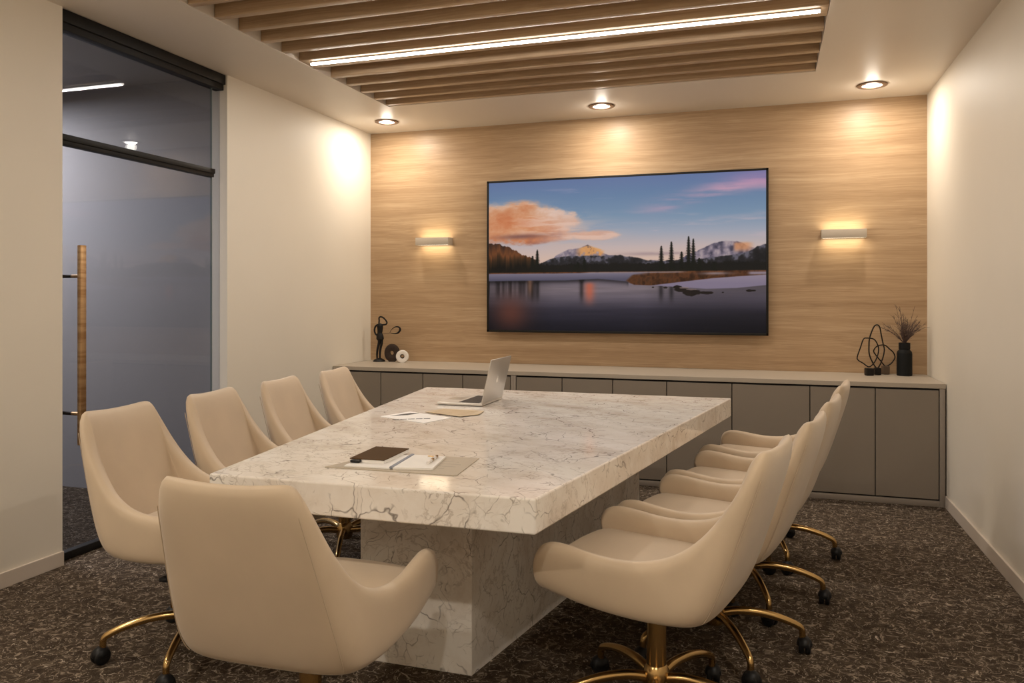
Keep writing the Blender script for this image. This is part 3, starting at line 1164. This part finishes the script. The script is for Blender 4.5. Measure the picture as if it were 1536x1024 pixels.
# ------------------------------------------------------------------ ornaments on the cabinets, left
T0 = CT
fg = thing('figure_sculpture', 'slender black abstract standing figure sculpture at the left end of the cabinets', 'sculpture', (-3.105, 5.97, T0), R(14))
u_ = .00061
P = lambda pts, y=0: [((x - 262) * u_, y, (835 - z) * u_) for x, z in pts]
bm = bmesh.new()
lathe(bm, [(0, 0), (.050, 0), (.052, .006), (.040, .018), (.018, .028), (0, .03)], 24)
link('base', bm, 'sculpt', fg)
bm = bmesh.new()
a = smooth_path(P([(235, 800), (232, 740), (240, 660), (258, 590), (262, 530)]), 4)
tube(bm, a, list(np.linspace(.007, .013, len(a))), 10)
a = smooth_path(P([(275, 800), (272, 740), (280, 660), (296, 590), (298, 530)]), 4)
tube(bm, a, list(np.linspace(.007, .013, len(a))), 10)
a = P([(275, 545), (275, 520), (272, 480), (272, 440), (275, 390), (272, 340), (262, 312)])
tube(bm, smooth_path(a, 3), list(np.interp(np.linspace(0, 6, 19), range(7), [.024, .033, .030, .021, .024, .027, .010])), 12, flat=.7)
a = smooth_path(P([(250, 325), (215, 345), (196, 395), (208, 450), (240, 480)]), 5)
tube(bm, a, .0075, 8)
link('body', bm, 'sculpt', fg)
bm = bmesh.new()
tube(bm, smooth_path(P([(262, 320), (262, 270), (262, 230), (290, 218), (330, 240), (368, 290), (360, 320), (325, 328), (290, 328)]), 5, True), .0068, 8)
link('head_loop', bm, 'sculpt', fg)
bm = bmesh.new()
pp_ = smooth_path(P([(300, 455), (360, 450), (410, 440), (430, 400), (480, 360), (530, 358), (555, 390), (530, 435), (480, 450), (420, 442)]), 5)
tube(bm, pp_, list(np.interp(np.linspace(0, 1, len(pp_)), [0, .3, .5, .7, 1], [.0012, .0016, .005, .0095, .002])), 8)
link('trailing_scarf', bm, 'sculpt', fg)


def ring_disc(name, label, loc, ro, ri, th, m, rz, sx=1., core=None):
    t = thing(name, label, 'ornament', loc, rz)
    bm = bmesh.new()
    mt = Matrix.Translation((0, 0, ro - .002)) @ Matrix.Rotation(R(90), 4, 'X') @ Matrix.Diagonal((sx, 1, 1, 1))
    prof = [(ri, -th * .25), (ri + .003, -th * .4), ((ri + ro) / 2, -th * .5), (ro * .93, -th * .42), (ro, -th * .15), (ro, th * .15), (ro * .93, th * .42), ((ri + ro) / 2, th * .5), (ri + .003, th * .4), (ri, th * .25), (ri, -th * .25)]
    lathe(bm, prof, 40, mt, cap=False)
    link('ring', bm, m, t)
    bx('foot', 'whites' if m == 'whites' else m, (-ro * .35, ro * .35, -th * .45, th * .45, 0, .008), .002, t)
    if core:
        bm = bmesh.new()
        tube(bm, [(ri * .9 * math.cos(q), ri * .35 * math.sin(2 * q), ro + ri * .85 * math.sin(q)) for q in [2 * math.pi * k / 24 for k in range(24)]], .004, 6, True)
        link('knot', bm, core, t)


ring_disc('ring_ornament', 'dark brown oval ring ornament between the figure sculpture and the white disc', (-2.992, 5.985, T0), .076, .017, .045, 'browns', R(16), .85)
ring_disc('disc_ornament', 'white round disc ornament with a dark knotted centre, beside the dark brown ring', (-2.868, 5.925, T0), .053, .018, .035, 'whites', R(16), 1., 'sculpt')

# ------------------------------------------------------------------ ornaments, right
k_ = .000852


def loop_sculpt(label, x0, block, pts, rz, bmname, yy, w_=.0042):
    cx_ = (block[0] + block[1]) / 2
    t = thing('wire_loop_sculpture', label, 'sculpture', (x0, yy, T0), rz, 'wire loop sculptures on the cabinets')
    hw = (block[1] - block[0]) / 2 * k_
    hh = (710 - block[2]) * k_
    bx('base_block', bmname, (-hw, hw, -hw, hw, 0, hh), .006, t)
    bm = bmesh.new()
    tube(bm, smooth_path([((x - cx_) * k_, .012 * math.sin(i * .9), (710 - z) * k_) for i, (x, z) in enumerate(pts)], 5, True), w_, 8, True)
    link('wire_loop', bm, 'sculpt', t)


xs_ = lambda z: .672 + (z - 208) * .000885
loop_sculpt('left black wire loop sculpture, wide and leaning left on a black block', xs_(208), (178, 238, 650), [(207, 640), (165, 612), (128, 588), (118, 560), (138, 485), (160, 415), (190, 407), (240, 414), (268, 440), (286, 490), (275, 550), (245, 605)], R(12), 'sculpt', 5.925)
loop_sculpt('tallest black wire loop sculpture, in the middle of the three', xs_(275), (250, 300, 652), [(275, 655), (240, 605), (217, 540), (212, 470), (214, 405), (240, 325), (265, 302), (293, 318), (310, 385), (326, 460), (332, 510), (310, 590)], R(12), 'sculpt', 5.99, .0046)
loop_sculpt('low black wire loop sculpture on a brown block, beside the black vase', xs_(343), (318, 372, 640), [(343, 642), (310, 600), (275, 555), (254, 520), (270, 485), (300, 470), (340, 472), (375, 500), (410, 530), (425, 570), (405, 605), (375, 630)], R(12), 'brownblock', 6.055)

vs = thing('vase', 'matte black bottle-shaped vase standing near the right wall', 'vase', (.902, 5.99, T0))
bm = bmesh.new()
lathe(bm, [(0, .0), (.046, 0), (.049, .004), (.049, .150), (.046, .166), (.036, .176), (.034, .182), (.0365, .184), (.0365, .226), (.031, .227), (.030, .190), (0, .188)], 36)
link('body', bm, 'vase', vs)
dt = thing('dried_twigs', 'bunch of fine dark dried twigs in the black vase', 'dried plant', (.902, 5.99, T0 + .190))
rnd = random.Random(12)
bm = bmesh.new()
for i in range(52):
    az = rnd.uniform(0, 2 * math.pi)
    ln = rnd.uniform(.14, .24) if i > 3 else rnd.uniform(.26, .31)
    tilt = rnd.uniform(.1, .95) if i > 3 else rnd.uniform(.05, .25)
    tip = Vector((math.cos(az) * math.sin(tilt) * ln, min(.07, math.sin(az) * math.sin(tilt) * ln), math.cos(tilt) * ln + .01))
    mid = tip * .5 + Vector((0, 0, .02 * tilt * 2))
    st_ = Vector((math.cos(az) * .010, math.sin(az) * .010, 0))
    pth = smooth_path([st_, st_ * .8 + Vector((0, 0, .035)), mid, tip], 3)
    tube(bm, pth, list(np.linspace(.0018, .0008, len(pth))), 4)
    for j in range(rnd.randint(5, 9)):
        f = rnd.randint(4, len(pth) - 2)
        p = Vector(pth[f])
        d = (tip - mid).normalized() + Vector((rnd.uniform(-.8, .8), rnd.uniform(-.8, .6), rnd.uniform(-.1, .6)))
        e = p + d.normalized() * rnd.uniform(.02, .05)
        e.y = min(e.y, .11)
        tube(bm, [p, (p + e) / 2 + Vector((0, 0, .003)), e], [.0012, .0009, .0006], 3)
link('twigs', bm, 'twig', dt, smooth=False)
